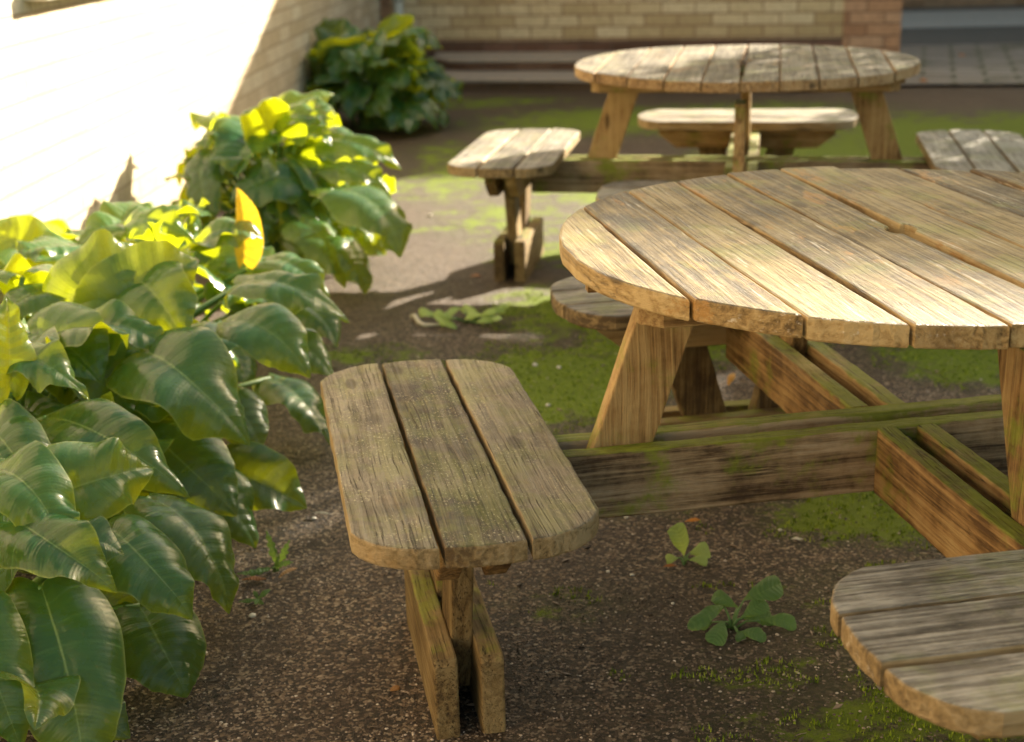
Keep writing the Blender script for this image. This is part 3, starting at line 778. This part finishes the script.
HERO_C = [
    ((-1.079, 3.9, 0.409), (-0.852, 3.8, 0.431), 0.142, (-0.1, -0.5, 0.9), dict(sag=.25,wave=0.135,fold=.3)),
    ((-1.043, 3.9, 0.436), (-1.179, 3.8, 0.402), 0.12, (-0.2, -0.5, 0.9), dict(sag=.25,wave=0.135,fold=.35)),
    ((-0.896, 3.6, 0.404), (-1.046, 3.5, 0.387), 0.127, (-0.1, -0.45, 0.9), dict(sag=.2,wave=0.120,fold=.35)),
    ((-0.832, 3.8, 0.414), (-0.664, 3.8, 0.426), 0.124, (0.1, -0.5, 0.9), dict(sag=.25,wave=0.120,fold=.3)),
    ((-0.687, 3.9, 0.33), (-0.492, 3.8, 0.254), 0.143, (0.2, -0.4, 0.9), dict(sag=.2,wave=0.090,fold=.25)),
    ((-0.918, 4.0, 0.376), (-0.91, 4.05, 0.475), 0.048, (0.4, -0.8, 0.2), dict(sag=.02,wave=0.075,fold=.5)),
    ((-0.645, 3.9, 0.22), (-0.472, 3.75, 0.129), 0.144, (0.5, -0.5, 0.7), dict(sag=.14,wave=0.075,fold=.2))]
HERO_D = [
    ((-0.597, 4.85, 0.347), (-0.354, 4.65, 0.164), 0.255, (0.5, -0.5, 0.7), dict(sag=.14,wave=0.075,fold=.15)),
    ((-0.928, 5.5, 0.468), (-0.657, 5.6, 0.585), 0.161, (-0.4, -0.6, 0.7), dict(sag=.14,wave=0.090,fold=.35)),
    ((-0.716, 5.2, 0.443), (-0.373, 5.1, 0.379), 0.18, (0.1, -0.5, 0.9), dict(sag=.2,wave=0.090,fold=.25)),
    ((-0.963, 5.2, 0.428), (-1.023, 5.2, 0.573), 0.144, (-0.3, -0.7, 0.4), dict(sag=.05,wave=0.090,fold=.3)),
    ((-0.725, 5.0, 0.356), (-0.956, 4.9, 0.312), 0.202, (-0.2, -0.7, 0.7), dict(sag=.14,wave=0.090,fold=.25)),
    ((-0.672, 5.1, 0.379), (-0.406, 5.0, 0.291), 0.156, (0.2, -0.5, 0.8), dict(sag=.2,wave=0.090,fold=.25)),
    ((-0.557, 4.8, 0.183), (-0.482, 4.7, 0.02), 0.156, (0.7, -0.5, 0.4), dict(sag=.1,wave=0.075,fold=.2)),
    ((-0.713, 4.85, 0.239), (-0.552, 4.7, 0.047), 0.177, (0.4, -0.6, 0.6), dict(sag=.12,wave=0.075,fold=.2)),
    ((-1.05, 5.1, 0.454), (-1.012, 4.9, 0.261), 0.182, (-0.3, -0.8, 0.5), dict(sag=.12,wave=0.075,fold=.2))]
HERO_E = [
    ((-0.862, 8.9, 0.357), (-0.934, 9.0, 0.541), 0.158, (0, -0.7, 0.6), dict(sag=.1,wave=0.075,fold=.2)),
    ((-0.954, 8.8, 0.382), (-1.051, 8.6, 0.113), 0.155, (-0.3, -0.7, 0.6), dict(sag=.15,wave=0.075,fold=.2)),
    ((-0.614, 8.6, 0.307), (-0.424, 8.4, 0.124), 0.187, (0.3, -0.7, 0.6), dict(sag=.15,wave=0.075,fold=.2)),
    ((-0.744, 8.8, 0.376), (-0.668, 8.6, 0.174), 0.191, (0.1, -0.8, 0.5), dict(sag=.1,wave=0.075,fold=.2)),
    ((-0.596, 8.8, 0.325), (-0.332, 8.6, 0.259), 0.155, (0.2, -0.5, 0.9), dict(sag=.2,wave=0.075,fold=.2))]
YEL = [((-0.721, 3.8, 0.356), (-0.727, 3.85, 0.552), .085, (.55, -.8, .1))]

arum((-1.02, 2.18, 0), 'dark green arum plant nearest the camera, its broad leaves hanging at bottom left', 18, .38, .36, 21, (.18, .27), HERO_A)
arum((-1.10, 2.95, 0), 'big sunlit arum plant with pale wavy leaves, left of the foreground table bench', 66, .50, .47, 22, (.15, .25), HERO_B)
arum((-1.08, 3.95, 0), 'bright arum plant with yellowed leaf standing upright among its wavy leaves', 50, .44, .40, 23, (.15, .24), HERO_C, yellow=YEL)
arum((-.86, 5.25, 0), 'bushy arum plant with leaves glinting, left of the farther table bench', 74, .29, .50, 24, (.16, .26), HERO_D)
arum((-.78, 8.6, 0), 'shaded arum plant in the far corner below the drainpipe', 80, .38, .50, 25, (.2, .3), HERO_E)

# leafy shrub added out of view on the right to shade the far table's right half
def shade_shrub(loc, hgt, rad, n, label, seed):
    root = empty('shade_shrub', loc); tag(root, label, 'shade_shrub'); r = random.Random(seed)
    fol = MB(); stm = MB()
    for k in range(9):
        a = r.uniform(0, 6.3); e = Vector((math.cos(a)*rad*.7, math.sin(a)*rad*.7, hgt*r.uniform(.6, .95)))
        tube(stm, [(0, 0, -.02), e*.4+Vector((0, 0, .1)), e], [.02, .013, .004], 6)
    for k in range(n):
        while True:
            p = Vector((r.uniform(-1, 1), r.uniform(-1, 1), r.uniform(-1, 1)))
            if p.length > .3 and p.x**2+p.y**2 < 1 and p.x**6+p.y**6+p.z**6 < 1: break
        p = Vector((p.x*rad, p.y*rad, hgt*.52+p.z*hgt*.5)); p += Vector((r.gauss(0, .03),)*3)
        d = Vector((r.gauss(0, 1), r.gauss(0, 1), r.gauss(-.2, .7))).normalized(); q = d.orthogonal().normalized(); l = r.uniform(.06, .11)
        fol.add([p, p+d*l*.5+q*l*.3, p+d*l, p+d*l*.5-q*l*.3], [(0, 1, 2, 3)], [(0, 0, 0), (.5, 1, 0), (1, 0, 0), (.5, -1, 0)], r.random())
    fol.build('foliage', M_leaf, root); stm.build('stems', simple('bark', (.12, .08, .05), .8), root)
shade_shrub((3.30, 6.95, 0), 2.95, .68, 16000, 'leafy shrub added out of view to the right of the far table for its shade', 4)

# ------------------------------------------------------------------ weeds and litter
SPOON = [(0, .12), (.1, .2), (.25, .5), (.45, .9), (.62, 1.0), (.8, .85), (.92, .5), (1, 0)]
OVAL = [(0, .05), (.15, .5), (.35, .9), (.5, 1.0), (.7, .8), (.88, .4), (1, 0)]
M_weed = leaf_mat('weed_leaf', (.075, .17, .05), (.13, .26, .07), (.16, .26, .10), (.35, .5, .06), rough=.5, wgt=.3)
M_pale = leaf_mat('pale_weed_leaf', (.34, .50, .12), (.46, .60, .18), (.4, .5, .2), (.6, .7, .1), rough=.45, wgt=.35)
W2 = [
    ((0.412, 2.36, 0.044), (0.483, 2.38, 0.067), 0.055),
    ((0.406, 2.34, 0.019), (0.451, 2.36, 0.043), 0.042),
    ((0.44, 2.34, 0.012), (0.502, 2.32, 0.008), 0.035),
    ((0.393, 2.3, 0.012), (0.44, 2.28, 0.008), 0.031),
    ((0.391, 2.3, 0.012), (0.397, 2.28, 0.008), 0.023),
    ((0.37, 2.32, 0.022), (0.342, 2.27, 0.008), 0.045),
    ((0.376, 2.36, 0.033), (0.303, 2.3, 0.023), 0.035),
    ((0.4, 2.36, 0.029), (0.358, 2.38, 0.046), 0.035),
    ((0.411, 2.35, 0.013), (0.467, 2.35, 0.008), 0.037),
    ((0.352, 2.34, 0.012), (0.329, 2.33, 0.008), 0.022),
]
W1 = [
    ((0.335, 2.62, 0.012), (0.316, 2.62, 0.079), 0.052),
    ((0.348, 2.63, 0.012), (0.386, 2.63, 0.02), 0.044),
    ((0.344, 2.6, 0.012), (0.38, 2.6, 0.008), 0.028),
    ((0.322, 2.61, 0.012), (0.298, 2.61, 0.008), 0.026),
]

def weed(loc, leaves, label, mat, seed, prof=SPOON, **kw):
    root = empty('weed', (loc[0], loc[1], hz(*loc))); tag(root, label, 'weed', 'small weeds on the earth'); L0 = Vector(root.location); r = random.Random(seed)
    f_ = MB(); s_ = MB()
    for b, tp, wd in leaves:
        b = Vector(b)-L0; tp = Vector(tp)-L0
        k = dict(sag=.14, wave=.05, fold=.2, curl=.25, lobe=.15, tipw=.5, prof=prof); k.update(kw)
        leaf(f_, b, tp, wd, (r.uniform(-.3, .3), -.7, .8), seed=r.random(), nm=14, ntt=9, **k)
        tube(s_, [(r.gauss(0, .003), r.gauss(0, .003), -.003), b*.5+Vector((0, 0, .006)), b], [.0028, .0022, .0018], 5)
    f_.build('foliage', mat, root); s_.build('stems', M_stem, root); return root
weed((.387, 2.335), W2, 'leafy green weed with ten rounded leaves, in front of the table rail', M_weed, 1, wave=.07)
weed((.335, 2.61), W1, 'pale yellow green weed with one tall leaf, beside an orange fallen leaf', M_pale, 2)
r = random.Random(9)
weed((-.485, 2.62), [((-.485, 2.63, .012), (-.50, 2.635, .085), .020), ((-.478, 2.63, .012), (-.452, 2.62, .07), .019), ((-.49, 2.61, .012), (-.555, 2.58, .018), .018), ((-.482, 2.61, .012), (-.445, 2.60, .03), .016), ((-.484, 2.62, .01), (-.474, 2.60, .05), .012)],
     'upright jagged dandelion weed with brown fallen leaves at its foot, between plants and bench', M_weed, 3, prof=OVAL, jag=.45)
weed((-.50, 2.49), [((-.50, 2.49, .006), (-.475, 2.50, .022), .012), ((-.50, 2.49, .006), (-.535, 2.48, .008), .010), ((-.50, 2.49, .006), (-.50, 2.465, .008), .012), ((-.50, 2.49, .006), (-.485, 2.47, .006), .011), ((-.50, 2.49, .006), (-.508, 2.50, .02), .010)],
     'tiny green sprig on the earth just nearer than the dandelion weed', M_weed, 4, prof=OVAL)
far = []
for k in range(13):
    a = r.uniform(0, 6.3); l = r.uniform(.05, .11); c0 = (-.13+r.uniform(-.13, .15), 4.36+r.uniform(-.05, .06))
    far.append(((c0[0], c0[1], r.uniform(.015, .05)), (c0[0]+math.cos(a)*l, c0[1]+math.sin(a)*l, r.uniform(.01, .06)), r.uniform(.022, .04)))
weed((-.13, 4.36), far, 'low straggling pale weed on bare earth beyond the foreground bench', M_pale, 5, wave=.08)
weed((.22, 4.30), [((.22+.01*math.cos(a), 4.3+.01*math.sin(a), .012), (.22+.05*math.cos(a), 4.3+.05*math.sin(a), .03), .028) for a in (0, 1.1, 2.3, 3.3, 4.5, 5.4)], 'small clover sprig in the moss by the underside of the foreground table', M_weed, 6)

def litter(name, x, y, ang, l, wd, col, label, cat, z=.004, tilt=0, group=None, sag=.1):
    root = MB(); d = Vector((math.cos(ang)*math.cos(tilt), math.sin(ang)*math.cos(tilt), math.sin(tilt)))*l
    leaf(root, (0, 0, 0), d, wd, (.1, -.25, 1), sag=sag, wave=.03, fold=.25, seed=x, nm=12, ntt=7, lobe=.1, tipw=.3, prof=OVAL)
    t_ = leaf_mat(name+'_skin', col, tuple(c*.75 for c in col), col, col, rough=.55, wgt=.2)
    o = root.build(name, t_); o.location = (x, y, hz(x, y)+z); tag(o, label, cat, group)
litter('fallen_leaf', .355, 2.775, .25, .036, .013, (.70, .26, .02), 'bright orange fallen leaf just behind the pale weed', 'leaf', .012)
litter('fallen_leaf', .57, 3.60, .7, .04, .022, (.60, .30, .05), 'curled orange leaf standing on end behind the table rails', 'leaf', .03, .8, sag=.2)
litter('fallen_leaf', .288, 2.585, .1, .03, .010, (.42, .13, .02), 'rusty orange fallen leaf at the foot of the pale weed', 'leaf')
litter('fallen_leaf', -.545, 2.575, .0, .05, .014, (.34, .13, .045), 'reddish brown fallen leaf on the left under the dandelion weed', 'leaf', .006)
litter('fallen_leaf', -.472, 2.575, .6, .045, .013, (.42, .22, .08), 'tan fallen leaf on the right under the dandelion weed', 'leaf', .008, .2)
litter('fallen_leaf', .562, 2.69, -.1, .026, .009, (.75, .72, .62), 'small pale fallen leaf between the weed and the moss by the rail', 'leaf')
litter('fallen_leaf', -.445, 2.895, -.15, .04, .007, (.50, .48, .38), 'narrow grey dead leaf on the earth left of the foreground bench', 'leaf')
litter('fallen_leaf', -.14, 4.96, .3, .04, .025, (.50, .24, .14), 'pinkish brown fallen leaf in front of the far bench foot', 'leaf')
litter('fallen_leaf', -.54, 4.99, .2, .035, .02, (.50, .30, .14), 'tan fallen leaf by the bushy arum plant', 'leaf')
litter('fallen_leaf', 3.55, 11.4, .3, .06, .05, (.60, .20, .06), 'orange fallen leaf on the block paving, top right', 'leaf', .026)
litter('fallen_leaf', 2.83, 9.9, .3, .06, .06, (.60, .22, .07), 'orange fallen leaf at the mossy edge of the block paving', 'leaf', .026)
litter('fallen_leaf', -.22, 2.14, .9, .022, .016, (.46, .22, .07), 'small orange brown leaf beside the foreground bench foot', 'leaf')
# a bleached stalk bent in an L beside the straggling weed
mb = MB(); tube(mb, [(-.05, .06, .006), (-.035, .055, .012), (-.02, .0, .006), (.0, -.035, .005), (.075, -.035, .006)], [.006, .008, .008, .008, .003], 7)
o = mb.build('dry_stalk', simple('bleached_stalk', (.50, .46, .36), .7)); o.location = (-.27, 4.36, hz(-.27, 4.36)); tag(o, 'bleached dry stalk bent in an angle left of the straggling weed', 'stalk')
M_peb = simple('white_pebble', (.62, .58, .50), .5)
for (x_, y_, s_, lab_) in ((.066, 3.897, .008, 'white pebble on the moss behind the foreground bench, left of its pair'), (.133, 3.864, .007, 'white pebble on the moss behind the foreground bench, right of its pair'),
        (.092, 3.57, .0065, 'white pebble on the moss closest to the right side of the foreground bench'),
        (.179, 2.575, .004, 'tiny white pebble between foreground bench and pale weed, left one'), (.225, 2.559, .0045, 'tiny white pebble nearest to the left of the pale weed'),
        (.236, 2.828, .005, 'white pebble just under the lower edge of the grey table rail'), (-.33, 5.985, .010, 'white pebble on the sunlit bare earth left of the far bench'),
        (-.439, 2.87, .006, 'white pebble at the left end of the narrow grey dead leaf'), (.291, 2.433, .0035, 'tiny pale pebble on dark earth left of the leafy green weed'),
        (.55, 2.74, .0045, 'tiny pale pebble just behind the small pale fallen leaf'), (-.50, 2.43, .007, 'pale stone on the earth below the tiny green sprig')):
    mb = MB(); pv = []
    bm = bmesh.new(); bmesh.ops.create_icosphere(bm, subdivisions=2, radius=s_)
    for v in bm.verts: v.co *= 1+.25*mn.noise(v.co*180+Vector((x_*50, 0, 0))); v.co.z *= .6
    mb.add([v.co.copy() for v in bm.verts], [tuple(v.index for v in f.verts) for f in bm.faces], None, 0, True); bm.free()
    o = mb.build('pebble', M_peb); o.location = (x_, y_, hz(x_, y_)+s_*.4); tag(o, lab_, 'pebble', 'white pebbles scattered on the earth')
